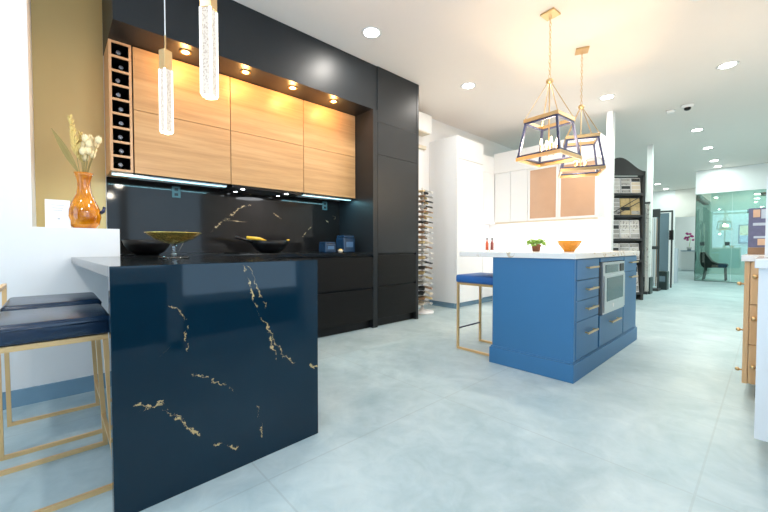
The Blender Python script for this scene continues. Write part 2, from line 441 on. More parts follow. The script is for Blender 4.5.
for k in range(NC):
    dy = br.uniform(-.014, .014); p = (RXF-.035, (ya+yb)/2+dy, zt0+k*pit+q+.0395)
    lab = 'dark wine bottle with silver cap lying in the %s cubby' % names[k]
    if bot is None:
        bot = thing('wine_bottle', lab, 'bottle', p, 0, 'bottles in the wine rack')
        prof = [(0, 0), (.034, .0), (.038, .004), (.038, .17), (.030, .205), (.016, .235), (.0145, .29), (0, .29)]
        b_ = lathe(bmn(), prof, n=20); bmesh.ops.transform(b_, matrix=Matrix.Translation((-.295, 0, 0)) @ Matrix.Rotation(PI/2, 4, 'Y'), verts=b_.verts)
        obj('glass_body', b_, M['bottle'], bot, smooth=True)
        b_ = lathe(bmn(), [(0, 0), (.0165, 0), (.0165, .028), (.014, .03), (0, .03)], n=16); bmesh.ops.transform(b_, matrix=Matrix.Translation((-.028, 0, 0)) @ Matrix.Rotation(PI/2, 4, 'Y'), verts=b_.verts)
        obj('foil_cap', b_, M['foil'], bot, smooth=True)
    else: dup(bot, p, lab)

# upper cabinets
cuts = [.503, 1.285, 2.085, 2.826]
pos = ['beside the wine rack', 'above the hob', 'beside the tall black cabinet']
for k in range(3):
    y0, y1 = cuts[k]+.003, cuts[k+1]-.001
    t = thing('wall_cabinet', 'oak wall cabinet with two flap doors, ' + pos[k], 'cabinet', (XL+.015, (y0+y1)/2, 1.62), 0, 'oak wall cabinets under the bulkhead')
    obj('body', B(XL+.015, RXF-.024, y0, y1, 1.615, 2.634), M['black'], t, True)
    for z0, z1 in ((1.60, 2.118), (2.122, 2.634)):
        obj('door', B(RXF-.022, RXF, y0+.001, y1-.001, z0, z1), M['oak'], t, True, bevel=.0015)
# under-cabinet led strips and hood
for k, (y0, y1) in enumerate(((.36, 1.27), (2.12, 2.815))):
    t = thing('led_strip', ['white under-cabinet light strip beside the wine rack', 'white under-cabinet light strip near the tall black cabinet'][k], 'light strip', (-3.66, (y0+y1)/2, 1.60))
    obj('housing', B(-3.70, -3.655, y0, y1, 1.585, 1.5995 if k == 0 else 1.6145), M['steel'], t, True)
    obj('diffuser', B(-3.697, -3.658, y0+.005, y1-.005, 1.580, 1.5848), M['led'], t, True)
    l = lamp('strip_lamp', 'AREA', t, (0, 0, -.024), 2.6, (.35, .85, 1)); l.data.shape = 'RECTANGLE'; l.data.size = .03; l.data.size_y = (y1-y0)*.95
t = thing('range_hood', 'slim black built-in extractor hood under the middle oak cabinet', 'extractor hood', (-3.75, 1.685, 1.575))
obj('canopy', B(XL+.02, -3.60, 1.30, 2.07, 1.572, 1.612), M['dark'], t, True, bevel=.003)
obj('filter', B(-3.86, -3.66, 1.36, 2.01, 1.568, 1.572), M['charcoal'], t, True)
for (x, y) in ((-3.64, 1.42), (-3.84, 1.42), (-3.64, 1.90), (-3.84, 1.90)):
    o = obj('hood_light', lathe(bmn(), [(0, -.004), (.018, -.004), (.018, .001), (0, .001)], (x, y, 1.571), 16), M['cool_lamp'], t, True)
lamp('hood_lamp', 'AREA', t, (.0, 0, -.03), 2.2, (.9, .95, 1), .3)

# base cabinets, worktop
def panel_front(par, y0, y1, z0, z1, name='drawer_front', xf=FX):
    return obj(name, B(xf-.02, xf, y0, y1, z0, z1), M['black_side'], par, True, bevel=.002)
bc = [.36, 1.18, 2.005, 2.828]
for k in range(3):
    y0, y1 = bc[k]+.002, bc[k+1]-.002
    lab = ['black base cabinet with drawers nearest the white ledge', 'black base cabinet with drawers under the hob', 'black handleless base cabinet with two drawers next to the tall unit'][k]
    t = thing('base_cabinet', lab, 'cabinet', (-3.6, (y0+y1)/2, 0), 0, 'black base cabinets under the worktop')
    obj('body', B(XL+.01, FX-.022, y0, y1, .10, .878), M['dark'], t, True)
    obj('plinth', B(XL+.05, FX-.06, y0, y1, 0, .10), M['dark'], t, True)
    panel_front(t, y0, y1, .50, .862, 'drawer'); panel_front(t, y0, y1, .105, .478, 'drawer')
bm = bmn(); box(bm, XL+.013, FX+.01, .352, 2.828, .882, .92); box(bm, FX+.01, -3.182, .36, .93, .882, .92)
obj_ = tag(obj('worktop', bm, M['worktop'], bevel=.002), 'black marble worktop along the backsplash', 'worktop')
t = tag(obj('side_panel', B(XL+.005, FX, 2.833, 2.903, 0, 2.6385), M['black']), 'full height black panel between worktop recess and tall cabinet', 'panel')
# tall cabinet
t = thing('tall_cabinet', 'tall black cabinet at the end of the kitchen wall with drawers below', 'cabinet', (-3.6, 3.27, 0))
y0, y1 = 2.908, 3.60
obj('body', B(XL+.01, FX-.022, y0, y1, .10, H-.01), M['dark'], t, True)
obj('plinth', B(XL+.05, FX-.06, y0, y1, 0, .10), M['dark'], t, True)
obj('side_panel', B(XL+.01, FX, y1+.002, 3.65, 0, H-.005), M['black'], t, True, bevel=.002)
panel_front(t, y0, y1, .515, .885, 'drawer'); panel_front(t, y0, y1, .105, .495, 'drawer')
obj('door', B(FX-.02, FX, y0, y1, .91, 2.106), M['black'], t, True, bevel=.002)
obj('door', B(FX-.02, FX, y0, y1, 2.110, 2.50), M['black'], t, True, bevel=.002)
obj('top_panel', B(FX-.02, FX-.003, y0, y1, 2.503, H-.005), M['black'], t, True)

# hob
t = thing('hob', 'flat black glass hob set in the marble worktop', 'hob', (-3.6, 1.685, .92))
obj('glass_top', B(-3.85, -3.36, 1.30, 2.07, .9205, .925), M['bottle'], t, True, bevel=.001)
for (x, y) in ((-3.72, 1.50), (-3.49, 1.50), (-3.72, 1.86), (-3.49, 1.86)):
    obj('burner_ring', lathe(bmn(), [(.08, 0), (.084, 0), (.084, .0006), (.08, .0006), (.08, 0)], (x, y, .925), 32), M['charcoal'], t, True)

# pans
def pan(name, label, cat, c, R, h, m, handle=None, group=None):
    t = thing(name, label, cat, c, 0, group)
    prof = [(0, 0), (R*.45, 0), (R*.72, h*.25), (R*.92, h*.65), (R, h), (R-.006, h), (R*.90, h*.66), (R*.70, h*.3), (R*.44, .006), (0, .006)]
    obj('bowl', lathe(bmn(), prof, n=40), m, t, smooth=True)
    return t
wk = pan('wok', 'black wok with a yellow utensil standing on the hob', 'wok', (-3.55, 1.66, .9263), .19, .125, M['dark'])
bm = bmn(); tube(bm, [(.0, -.180, .108), (.0, -.25, .128), (.0, -.35, .158)], [.013, .012, .015], 12); obj('handle', bm, M['dark'], wk, smooth=True)
bm = bmn(); tube(bm, [(.0, .185, .115), (.02, .21, .135), (-.02, .21, .135)], .008, 8); obj('helper_handle', bm, M['yellow'], wk, smooth=True, label='small yellow helper handle')
t = thing('spatula', 'yellow spatula lying across the rim of the wok', 'spatula', (-3.50, 1.52, 1.06))
bm = bmn(); tube(bm, [(.03, -.13, .018), (.01, 0, .008), (0, .075, -.018)], [.016, .018, .015], 10); obj('grip', bm, M['yellow'], t, smooth=True)
bm = bmn(); tube(bm, [(0, .075, -.018), (-.01, .12, -.05)], [.007, .005], 8); obj('blade', bm, M['steel'], t)
pan('serving_bowl', 'large shallow black bowl on the worktop behind the white ledge', 'bowl', (-3.55, .58, .9205), .175, .125, M['dark'])
for k, (y, z0, s, hh) in enumerate(((2.375, .9205, .075, .125), (2.64, .9205, .085, .205))):
    t = thing('canister', ['short blue glass canister on the worktop beside the recess wall', 'taller blue glass canister nearest the tall black cabinet'][k], 'canister', (-3.55, y, z0), 0, 'blue canisters on the worktop')
    obj('jar', B(-s, s, -s, s, .0, hh*.86), M['blue_pack'], t, bevel=.012)
    obj('lid', B(-s*.9, s*.9, -s*.9, s*.9, hh*.86, hh), M['blue_pack'], t, bevel=.006)
    obj('label_strip', B(s, s+.002, -s*.6, s*.6, hh*.3, hh*.62), mat('pale_blue_label', (.06, .15, .28), .5), t)
t = thing('spice_bowl', 'tiny pale yellow bowl between the two blue canisters', 'bowl', (-3.46, 2.50, .9205))
obj('cup', lathe(bmn(), [(0, 0), (.022, 0), (.034, .03), (.030, .03), (.02, .006), (0, .006)], n=20), M['cream_sample'], t, smooth=True)
bm = bmn(); blob(bm, (0, 0, .032), .022, 1, 1, .6); obj('contents', bm, M['yellow'], t, smooth=True)

# ------------------------------------------------------------------ peninsula
PR = math.radians(2.1)
pen = thing('peninsula', 'black marble waterfall peninsula with gold veins, blue reflection painted in, in front of the stools', 'peninsula', (-1.577, .143, 0), PR)
D = .872
obj('waterfall_panel', B(-.035, 0, 0, D, 0, .92), M['slab'], pen, bevel=.0015)
obj('countertop', B(-1.565, -.0352, 0, D, .88, .92), M['worktop'], pen, bevel=.0015)
obj('base_body', B(-1.56, -.036, D*.52, D-.02, .1, .879), M['black'], pen)
obj('plinth', B(-1.56, -.036, D*.55, D-.06, 0, .10), M['dark'], pen)

# footed gold bowl on the peninsula
t = thing('footed_bowl', 'shallow gold glass bowl on clear stem standing on the peninsula', 'bowl', (-2.42, .53, .9205))
obj('bowl', lathe(bmn(), [(.012, .085), (.05, .092), (.10, .115), (.145, .148), (.150, .153), (.143, .152), (.095, .121), (.045, .099), (0, .095)], n=40), M['gold_leaf'], t, smooth=True)
obj('stem', lathe(bmn(), [(0, .012), (.022, .012), (.010, .028), (.008, .06), (.014, .085), (0, .086)], n=20), M['clear'], t, smooth=True)
obj('foot', lathe(bmn(), [(0, 0), (.078, 0), (.082, .005), (.07, .010), (0, .012)], n=32), M['clear'], t, smooth=True)

# ------------------------------------------------------------------ vase, card
vc = (-3.25, .163, 1.1155)
t = thing('vase', 'round bellied amber glass vase standing on the white ledge', 'vase', vc)
prof = [(0, 0), (.062, 0), (.082, .03), (.093, .08), (.088, .13), (.066, .185), (.044, .235), (.036, .28), (.037, .33), (.046, .365), (.056, .385),
        (.052, .385), (.042, .365), (.033, .33), (.032, .28), (.040, .235), (.062, .185), (.083, .13), (.088, .08), (.077, .035), (.058, .006), (0, .006)]
obj('glass_body', lathe(bmn(), prof, n=48), M['amber'], t, smooth=True)
bm = bmn(); tube(bm, [(.03, .085, .11), (.035, .103, .125), (.036, .108, .15), (.032, .102, .155)], [.012, .012, .010, .006], 8); obj('applied_leaf', bm, M['bronze'], t, smooth=True)
def in_vase(name, lab, m_tip, tip, kind):
    t = thing(name, lab, 'dried flower', (vc[0], vc[1], vc[2]+.02), 0, 'dried stems in the amber vase')
    tp = Vector(tip)-Vector((vc[0], vc[1], vc[2]+.02)); nk = Vector((tp.x*.12, max(-.022, min(.022, tp.y*.3)), .36))
    st = bmn(); tube(st, [(0, 0, 0), tuple(nk), tuple(nk.lerp(tp, .55)), tuple(tp)], [.002, .002, .0018, .0012], 6); obj('stem', st, M['olive'], t)
    bm = bmn()
    if kind == 'plume':
        for i in range(110):
            f = random.random(); c = nk.lerp(tp, .28+.72*f); a = random.uniform(0, 2*PI); L = .065*(1-f*.6)
            d = Vector((math.cos(a)*.6, math.sin(a)*.6, 1)).normalized()
            tube(bm, [tuple(c), tuple(c+d*L*.5), tuple(c+d*L)], [.003, .0045, .0008], 5)
        obj('plume', bm, m_tip, t)
    elif kind == 'leaf':
        a = nk.lerp(tp, .05); mid = nk.lerp(tp, .5)
        for s_, th in ((1, .004), ):
            n_ = 10; prev = None
            rows = []
            for i in range(n_+1):
                f = i/n_; c = a.lerp(tp, f); wd = .018*math.sin(PI*min(1, f*.9+.08))
                rows.append((c+Vector((0, wd*.7, wd)), c-Vector((0, wd*.7, wd))))
            top = [(bm.verts.new(u), bm.verts.new(v)) for u, v in rows]
            lo = [(bm.verts.new(u-Vector((.002, 0, 0))), bm.verts.new(v-Vector((.002, 0, 0)))) for u, v in rows]
            for i in range(n_):
                bm.faces.new([top[i][0], top[i][1], top[i+1][1], top[i+1][0]]); bm.faces.new([lo[i][0], lo[i+1][0], lo[i+1][1], lo[i][1]])
                for s in (0, 1): bm.faces.new([top[i][s], top[i+1][s], lo[i+1][s], lo[i][s]])
            bm.faces.new([top[0][0], lo[0][0], lo[0][1], top[0][1]]); bm.faces.new([top[-1][0], top[-1][1], lo[-1][1], lo[-1][0]])
        obj('leaf', bm, m_tip, t)
    else:
        d = (tp-nk).normalized(); r0 = .0195
        blob(bm, tuple(tp), r0, 1, 1, 1.45, 2)
        for i in range(30):
            a = random.uniform(0, 2*PI); e = random.uniform(-.6, 1.4); v = Vector((math.cos(a)*math.cos(e), math.sin(a)*math.cos(e), math.sin(e)*1.4))
            tube(bm, [tuple(tp+v*r0*.9), tuple(tp+v*r0*1.35)], [.0022, .0005], 4)
        obj('fluffy_head', bm, m_tip, t)
in_vase('dried_leaf', 'long narrow olive dried leaf leaning left in amber vase', M['olive'], (-3.25, .005, 1.775), 'leaf')
in_vase('pampas_stem', 'tallest golden pampas plume in the amber vase', M['pampas'], (-3.24, .098, 1.87), 'plume')
in_vase('pampas_stem', 'shorter golden pampas plume beside the white tails', M['pampas'], (-3.28, .15, 1.78), 'plume')
tails = [(.175, 1.735), (.205, 1.745), (.235, 1.715), (.165, 1.69), (.195, 1.70), (.222, 1.675), (.16, 1.645), (.187, 1.655), (.213, 1.635), (.175, 1.61), (.245, 1.735)]
for i, (y, z) in enumerate(tails):
    in_vase('bunny_tail_stem', 'cream fluffy bunny tail grass in a bunch in the amber vase', M['straw'], (-3.25+random.uniform(-.03, .05), y, z), 'tail')
t = thing('card', 'white printed card standing beside the amber vase on the ledge', 'card', (-3.2, .03, 1.1155))
m_ = Matrix.Rotation(math.radians(-8), 4, 'Y')
obj('sheet', box(bmn(), -.003, .0, -.066, .058, 0, .188, m_), M['card'], t)
for i, zz in enumerate((.15, .13, .115)): obj('text_line', box(bmn(), .0003, .0006, -.035+.004*i, .03-.006*i, zz, zz+.003, m_), M['grey_ink'], t)
obj('emblem', box(bmn(), .0003, .0006, -.006, .006, .055, .065, m_), M['grey_ink'], t)

# ------------------------------------------------------------------ bar stools at the peninsula
def bar_stool(loc, lab):
    t = thing('bar_stool', lab, 'stool', loc, 0, 'navy leather stools at the peninsula')
    # local: x across (width .43), +y towards counter, floor at 0
    W, Dp = .215, .19; tw, td = .175, .165; zt = .615; b = .018
    def corner(sx, sy, z):
        f = z/zt; return (sx*(W+(tw+.018-W)*f), (Dp+(td-Dp)*f) if sy > 0 else -Dp-.004*f, z)
    for sx in (-1, 1):
        for sy in (-1, 1):
            bm = bmn(); bar(bm, corner(sx, sy, .018), corner(sx, sy, zt-.001), b, b*1.25); obj('leg', bm, M['gold_paint'], t)
        bm = bmn(); bar(bm, (sx*W, -Dp-.009, .009), (sx*W, Dp+.009, .009), b, b); obj('floor_rail', bm, M['gold_paint'], t)
    bm = bmn(); a = corner(-1, 1, .155); c = corner(1, 1, .155); bar(bm, a, c, b*.8); obj('footrest', bm, M['gold_paint'], t)
    bm = bmn(); k = tw+.018
    bar(bm, (-k-.009, -Dp, zt+.01), (k+.009, -Dp, zt+.01), b, .02); bar(bm, (-k-.009, td, zt+.01), (k+.009, td, zt+.01), b, .02)
    bar(bm, (-k, -Dp+.009, zt+.01), (-k, td-.009, zt+.01), b, .02); bar(bm, (k, -Dp+.009, zt+.01), (k, td-.009, zt+.01), b, .02)
    obj('seat_frame', bm, M['gold_paint'], t)
    o = obj('seat', B(-k-.022, k+.022, -Dp+.006, td+.022, zt+.021, zt+.098), M['leather'], t, bevel=.022, seg=4, smooth=True)
    bm = bmn()
    tube(bm, [(k+.0225, -Dp+.02, zt+.077), (k+.0225, td, zt+.077)], .003, 6); tube(bm, [(-k, td+.0225, zt+.077), (k, td+.0225, zt+.077)], .003, 6)
    obj('piping', bm, M['leather'], o, smooth=True)
    bm = bmn(); zb = .77
    for sx in (-1, 1): bar(bm, (sx*(k+.012), -Dp-.006, zt+.0205), (sx*(k+.020), -Dp-.006, zb), b)
    bar(bm, (-k-.029, -Dp-.006, zb+.009), (k+.029, -Dp-.006, zb+.009), b)
    obj('low_back', bm, M['gold_paint'], t)
    return t
s1 = bar_stool((-2.026, -.016, 0), 'near navy leather bar stool with gold frame by the peninsula')
dup(s1, (-2.614, -.004, 0), 'navy leather bar stool with gold frame behind the near one')

# ------------------------------------------------------------------ island
isl = thing('kitchen_island', 'blue panelled kitchen island with white marble top and brass handles', 'kitchen island', (-1.28, 3.64, 0))
IX0, IX1, IY0, IY1 = -1.60, -.962, 2.748, 4.532
obj('body', B(IX0, IX1, IY0, IY1, .0, .899), M['navy'], isl, True)
bm = bmn()
box(bm, IX0-.02, IX1+.02, IY0-.018, IY1+.018, 0, .135)
obj('plinth', bm, M['navy'], isl, True, bevel=.004)
bm = bmn(); box(bm, IX0-.012, IX1+.012, IY0-.010, IY1+.010, .1355, .148); obj('plinth_moulding', bm, M['navy'], isl, True, bevel=.005)
obj('countertop', B(IX0-.33, IX1+.022, IY0-.02, IY1+.05, .9, .945), M['marble'], isl, True, bevel=.003)
fx = IX1
def pull(par, y, z, L=.2, sx=fx+.016):
    bm = bmn(); bar(bm, (sx+.03, y-L/2, z), (sx+.03, y+L/2, z), .011, .013)
    for s in (-1, 1): bar(bm, (sx, y+s*(L/2-.03), z), (sx+.026, y+s*(L/2-.03), z), .009)
    obj('handle', bm, M['brass'], par, True, label='brass bar handle')
def front(y0, y1, z0, z1, hz=None, name='drawer', L=.2):
    o = obj(name, B(fx+.0005, fx+.016, y0, y1, z0, z1), M['navy'], isl, True, bevel=.0015)
    if hz: pull(o, (y0+y1)/2+.03, hz, L)
obj('face_gap', B(fx-.001, fx+.0004, IY0+.03, IY1-.05, .16, .892), M['navy_gap'], isl, True)
for z0, z1, hz in ((.742, .893, .832), (.590, .737, .668), (.438, .585, .520), (.157, .433, .335)): front(2.785, 3.275, z0, z1, hz, L=.23)
front(3.315, 4.0, .157, .412, .335, L=.28)
front(3.315, 4.0, .862, .893, None, 'rail'); 
front(4.025, 4.49, .748, .893, .835, L=.24); front(4.025, 4.49, .157, .743, .690, 'door', L=.24)
obj('corner_post', B(fx+.0005, fx+.012, IY0+.0, 2.78, .15, .895), M['navy'], isl, True)
# built-in microwave drawer
t = thing('microwave_drawer', 'stainless steel built-in microwave drawer in the blue island', 'microwave', (fx+.016, 3.66, .418))
x0 = fx+.001
obj('housing', B(x0, x0+.026, 3.345, 3.985, .418, .855), M['steel'], t, True, bevel=.003)
obj('control_panel', B(x0+.0262, x0+.030, 3.41, 3.77, .765, .835), M['oven_glass'], t, True)
obj('display', B(x0+.0262, x0+.031, 3.83, 3.95, .765, .835), M['dark'], t, True)
obj('door', B(x0+.0262, x0+.036, 3.36, 3.97, .435, .745), M['steel'], t, True, bevel=.003)
obj('window', B(x0+.0362, x0+.038, 3.42, 3.90, .525, .725), M['oven_glass'], t, True)
bm = lathe(bmn(), [(0, 0), (.018, 0), (.018, .002), (0, .002)], n=16); bmesh.ops.transform(bm, matrix=Matrix.Translation((x0+.0362, 3.60, .48)) @ Matrix.Rotation(PI/2, 4, 'Y'), verts=bm.verts)
obj('badge', bm, M['trim'], t, True)

# plant and bowl on island
t = thing('potted_plant', 'small leafy green plant in brown clay pot on the island', 'plant', (-1.50, 3.35, .9455))
obj('pot', lathe(bmn(), [(0, 0), (.034, 0), (.042, .055), (.045, .055), (.045, .065), (.038, .065), (.034, .05), (0, .05)], n=24), M['clay'], t, smooth=True)
bm = bmn(); rr = random.Random(5)
for i in range(95):
    a = rr.uniform(0, 2*PI); r = .088*math.sqrt(rr.random()); blob(bm, (r*math.cos(a), r*math.sin(a), .095+rr.uniform(-.02, .028)-(r*.25)), rr.uniform(.009, .016), 1, 1, .55, 1)
for i in range(12):
    a = i/12*2*PI; tube(bm, [(.01*math.cos(a), .01*math.sin(a), .05), (.05*math.cos(a), .05*math.sin(a), .085)], .002, 5)
obj('leaves', bm, M['green'], t)
t = thing('fruit_bowl', 'flared amber glass bowl on the island beside the plant', 'bowl', (-1.24, 3.45, .9455))
obj('bowl', lathe(bmn(), [(0, 0), (.045, 0), (.05, .012), (.085, .055), (.105, .095), (.098, .100), (.08, .060), (.04, .02), (0, .016)], n=14), M['amber_bowl'], t)
bm = bmn()
for i in range(9):
    a = i/9*2*PI; blob(bm, (.05*math.cos(a), .05*math.sin(a), .062), .024, sub=2)
blob(bm, (0, 0, .075), .027); obj('fruit', bm, M['amber_bowl'], t, smooth=True)

# blue stool at the island
t = thing('bar_stool', 'bright blue upholstered stool with gold frame at the island', 'stool', (-1.86, 3.07, 0))
X0, X1, Ya, Yb, zt = -2.045, -1.66, 2.875, 3.265, .625; b = .02
for x in (X0, X1):
    for y in (Ya, Yb): obj('leg', bar(bmn(), (x, y, .02), (x, y, zt), b), M['gold_paint'], t, True)
for y in (Ya, Yb): obj('floor_rail', bar(bmn(), (X0-.01, y, .01), (X1+.01, y, .01), b), M['gold_paint'], t, True)
obj('footrest', bar(bmn(), (X0, Ya+.01, .20), (X0, Yb-.01, .20), .012), M['bronze'], t, True)
bm = bmn()
for y in (Ya, Yb): bar(bm, (X0-.01, y, zt+.01), (X1+.01, y, zt+.01), b)
for x in (X0, X1): bar(bm, (x, Ya+.01, zt+.01), (x, Yb-.01, zt+.01), b)
obj('seat_frame', bm, M['gold_paint'], t, True)
obj('seat', B(X0-.02, X1+.02, Ya-.02, Yb+.02, zt+.021, zt+.095), M['blue_seat'], t, True, bevel=.02, seg=3, smooth=True)

# ------------------------------------------------------------------ lantern pendants
def lantern(loc, rot, lab, half_b=.212, half_t=.165):
    t = thing('lantern_pendant', lab, 'pendant lamp', loc, rot, 'lantern pendants above the island')
    zt, zb = 2.195-loc[2], 1.815-loc[2]; top = -.001
    obj('ceiling_plate', B(-.065, .065, -.065, .065, top-.018, top), M['brass'], t, bevel=.003)
    bm = bmn(); z = top-.018; k = 0; zr = 2.565-loc[2]
    while z-.034 > zr-.01:
        a = (PI/2)*(k % 2)
        pts = [(math.cos(a)*.009*math.cos(u), math.sin(a)*.009*math.cos(u), z-.017+.021*math.sin(u)) for u in [i*2*PI/10 for i in range(11)]]
        tube(bm, pts, .0028, 5, cap=False); z -= .034; k += 1
    obj('chain', bm, M['brass'], t)
    obj('ring_hub', lathe(bmn(), [(0, .022), (.018, .02), (.032, .01), (.032, -.012), (.018, -.022), (0, -.024)], (0, 0, zr-.02), 20), M['brass'], t, smooth=True)
    for sx in (-1, 1):
        for sy in (-1, 1):
            obj('hanging_rod', bar(bmn(), (sx*.012, sy*.012, zr-.035), (sx*(half_t-.01), sy*(half_t-.01), zt), .006), M['brass'], t)
    def ring(hf, z0, z1, w, m, nm):
        bm = bmn(); box(bm, -hf, hf, -hf, -hf+w, z0, z1); box(bm, -hf, hf, hf-w, hf, z0, z1)
        box(bm, -hf, -hf+w, -hf+w, hf-w, z0, z1); box(bm, hf-w, hf, -hf+w, hf-w, z0, z1)
        return obj(nm, bm, m, t, bevel=.001)
    ring(half_t, zt-.034, zt, .014, M['brass'], 'top_frame'); ring(half_t-.004, zt-.050, zt-.0345, .018, M['bronze'], 'upper_band')
    ring(half_b, zb-.012, zb+.020, .016, M['brass'], 'bottom_frame'); ring(half_b-.006, zb+.0205, zb+.036, .020, M['bronze'], 'lower_band')
    for sx in (-1, 1):
        for sy in (-1, 1):
            obj('corner_strap', bar(bmn(), (sx*(half_t-.016), sy*(half_t-.016), zt-.045), (sx*(half_b-.018), sy*(half_b-.018), zb+.033), .019), M['bronze'], t)
    obj('stem', bar(bmn(), (0, 0, zb+.05), (0, 0, zr-.035), .009), M['brass'], t)
    for k in range(4):
        a = PI/4+k*PI/2; c = (.07*math.cos(a), .07*math.sin(a))
        obj('arm', tube(bmn(), [(0, 0, zb+.06), (c[0]*.6, c[1]*.6, zb+.045), (c[0], c[1], zb+.07)], .005, 8), M['brass'], t, smooth=True)
        cd = obj('candle_holder', lathe(bmn(), [(0, 0), (.018, .003), (.018, .008), (.010, .010), (.010, .065), (0, .065)], (c[0], c[1], zb+.07), 16), M['brass'], t, smooth=True)
        obj('bulb', lathe(bmn(), [(0, 0), (.006, .0), (.010, .02), (.008, .04), (.002, .06), (0, .061)], (c[0], c[1], zb+.136), 16), M['bulb'], cd, smooth=True)
    lamp('lantern_lamp', 'POINT', t, (0, 0, zb+.17), 25, (1, .72, .42), .05)
    return t
lantern((-1.435, 3.45, H), math.radians(-5), 'brass lantern pendant with dark straps nearest the camera')
lantern((-1.455, 4.34, H), math.radians(25), 'brass lantern pendant with dark straps behind the near one')

# crystal pendants over the peninsula
def crystal_pendant(loc, rot, lab, drop):
    t = thing('crystal_pendant', lab, 'pendant lamp', loc, rot, 'crystal pendants above the peninsula')
    zb = drop-loc[2]; L = .41; hc = .125; s = .025
    obj('ceiling_plate', lathe(bmn(), [(0, -.002), (.06, -.002), (.06, -.02), (0, -.022)], n=24), M['trim'], t, smooth=True)
    obj('cable', tube(bmn(), [(0, 0, -.02), (0, 0, zb+L+hc+.10)], .0035, 8), M['trim'], t)
    obj('gold_rod', tube(bmn(), [(0, 0, zb+L+hc), (0, 0, zb+L+hc+.10)], .005, 10), M['brass'], t)
    obj('cap', B(-s-.003, s+.003, -s-.003, s+.003, zb+L, zb+L+hc), M['brass'], t, bevel=.002)
    o = obj('crystal_rod', B(-s, s, -s, s, zb, zb+L), M['crystal'], t, bevel=.003)
    bm = bmn()
    for sx in (-1, 1):
        for sy in (-1, 1): box(bm, sx*s-.0045, sx*s+.0045, sy*s-.0045, sy*s+.0045, zb, zb+L-.001)
    box(bm, -s, s, -s, s, zb-.008, zb-.0005)
    obj('lit_edge', bm, M['crystal_edge'], o)
    lamp('pendant_lamp', 'POINT', t, (0, 0, zb-.05), 5, (1, .9, .75), .04)
crystal_pendant((-2.755, .57, H), math.radians(25), 'far crystal rod pendant with gold cap hanging lower in view', 1.756)
crystal_pendant((-1.862, .57, H), math.radians(40), 'near crystal rod pendant hanging over the peninsula end', 1.722)

# ------------------------------------------------------------------ ceiling downlights
def downlight(p, lab, first, power, color=(1, .93, .84)):
    t = thing('ceiling_downlight', lab, 'ceiling light', (p[0], p[1], H), 0, 'recessed lights in the white ceiling')
    obj('trim_ring', lathe(bmn(), [(.075, -.001), (.095, -.006), (.105, -.001), (.075, -.001)], n=32), M['trim'], t, smooth=True)
    obj('diffuser', lathe(bmn(), [(0, -.004), (.075, -.004), (.075, -.001), (0, -.001)], n=32), M['white_lamp'], t)
    lamp('down_lamp', 'AREA', t, (0, 0, -.02), power, color, .16)
PWR = 15
dl = [((-2.80, 2.42), 'recessed ceiling light above the tall black cabinet side', 1), ((-2.82, 4.17), 'recessed ceiling light in front of the white tall cabinet', .55),
      ((-1.655, 5.97), 'recessed ceiling light behind the lantern pendants', 1), ((-.385, 5.99), 'large looking ceiling light at upper right', 1),
      ((-.42, 4.15), 'ceiling light cut by the top edge of the picture', 1), ((-.965, 8.88), 'ceiling light just beyond the security camera', 2.2),
      ((-.97, 10.66), 'second light of the corridor row beyond security camera', 1.8), ((-1.0, 12.35), 'third light of the corridor row toward the office', 1.2),
      ((-1.0, 13.3), 'last light of the corridor row above the glass office front', .3), ((-2.70, 15.5), 'nearer of two lights before the far back room', .6),
      ((-2.70, 17.0), 'farther of two lights before the far back room', .5), ((-1.5, 19.3), 'ceiling light inside the far back room', 2.5),
      ((-.5, 2.3), 'added unseen ceiling light above the aisle near the camera', .6), ((-2.0, -.9), 'added unseen ceiling light above the floor behind the stools', 1), ((-.3, -.9), 'added unseen ceiling light just behind the camera', 1)]  # these three lamps are added, out of view
for p, lab, f in dl:
    downlight(p, lab, False, PWR*f, (1, .95, .88) if p[1] < 7 else (.84, 1, .92))
t = thing('security_camera', 'small white dome security camera on the ceiling', 'security camera', (-.9, 7.2, H))
obj('base', lathe(bmn(), [(0, -.001), (.08, -.001), (.08, -.02), (.06, -.045), (0, -.045)], n=24), M['trim'], t, smooth=True)
obj('dome', lathe(bmn(), [(.045, -.045), (.04, -.07), (.02, -.085), (0, -.088)], n=20), M['dark'], t, smooth=True)
tag(obj('smoke_detector', lathe(bmn(), [(0, -.001), (.06, -.001), (.06, -.02), (.04, -.04), (0, -.04)], (-1.12, 7.3, H), 24), M['trim'], smooth=True), 'round white smoke detector on ceiling left of the security camera', 'smoke detector')

# ------------------------------------------------------------------ white kitchen beyond
TX = -3.37
t = thing('tall_white_cabinet', 'tall white cabinet standing left of the white kitchen', 'cabinet', (-3.66, 5.08, 0))
obj('body', B(XL+.005, TX-.022, 4.70, 5.45, .08, 2.75), M['white'], t, True)
obj('plinth', B(XL+.01, TX-.06, 4.71, 5.45, 0, .079), M['baseboard'], t, True)
obj('door', B(TX-.02, TX, 4.703, 5.447, .085, 2.385), M['white'], t, True, bevel=.003)
obj('door', B(TX-.02, TX, 4.703, 5.447, 2.395, 2.745), M['white'], t, True, bevel=.003)
t = tag(obj('baseboard_strip', B(XL+.002, TX, 4.682, 4.698, 0, .03), M['baseboard']), 'thin grey strip at foot of tall white cabinet side', 'skirting')
bm = bmn()
struct('wall_partition', B(XL, -1.831, 6.62, 6.72, 0, 2.75), M['white'])
struct('trim_1', B(-1.83, -1.745, 6.60, 6.74, 0, H-.001), M['white'])
struct('trim_2', B(-1.83, -1.735, 9.42, 9.52, 0, H-.001), M['white'])
t = thing('base_cabinet', 'white base cabinet run against the back wall behind island', 'cabinet', (-2.6, 6.3, 0))
obj('body', B(XL+.01, -1.83, 6.04, 6.61, .1, .888), M['white'], t, True); obj('plinth', B(XL+.01, -1.83, 6.08, 6.6, 0, .099), M['baseboard'], t, True)
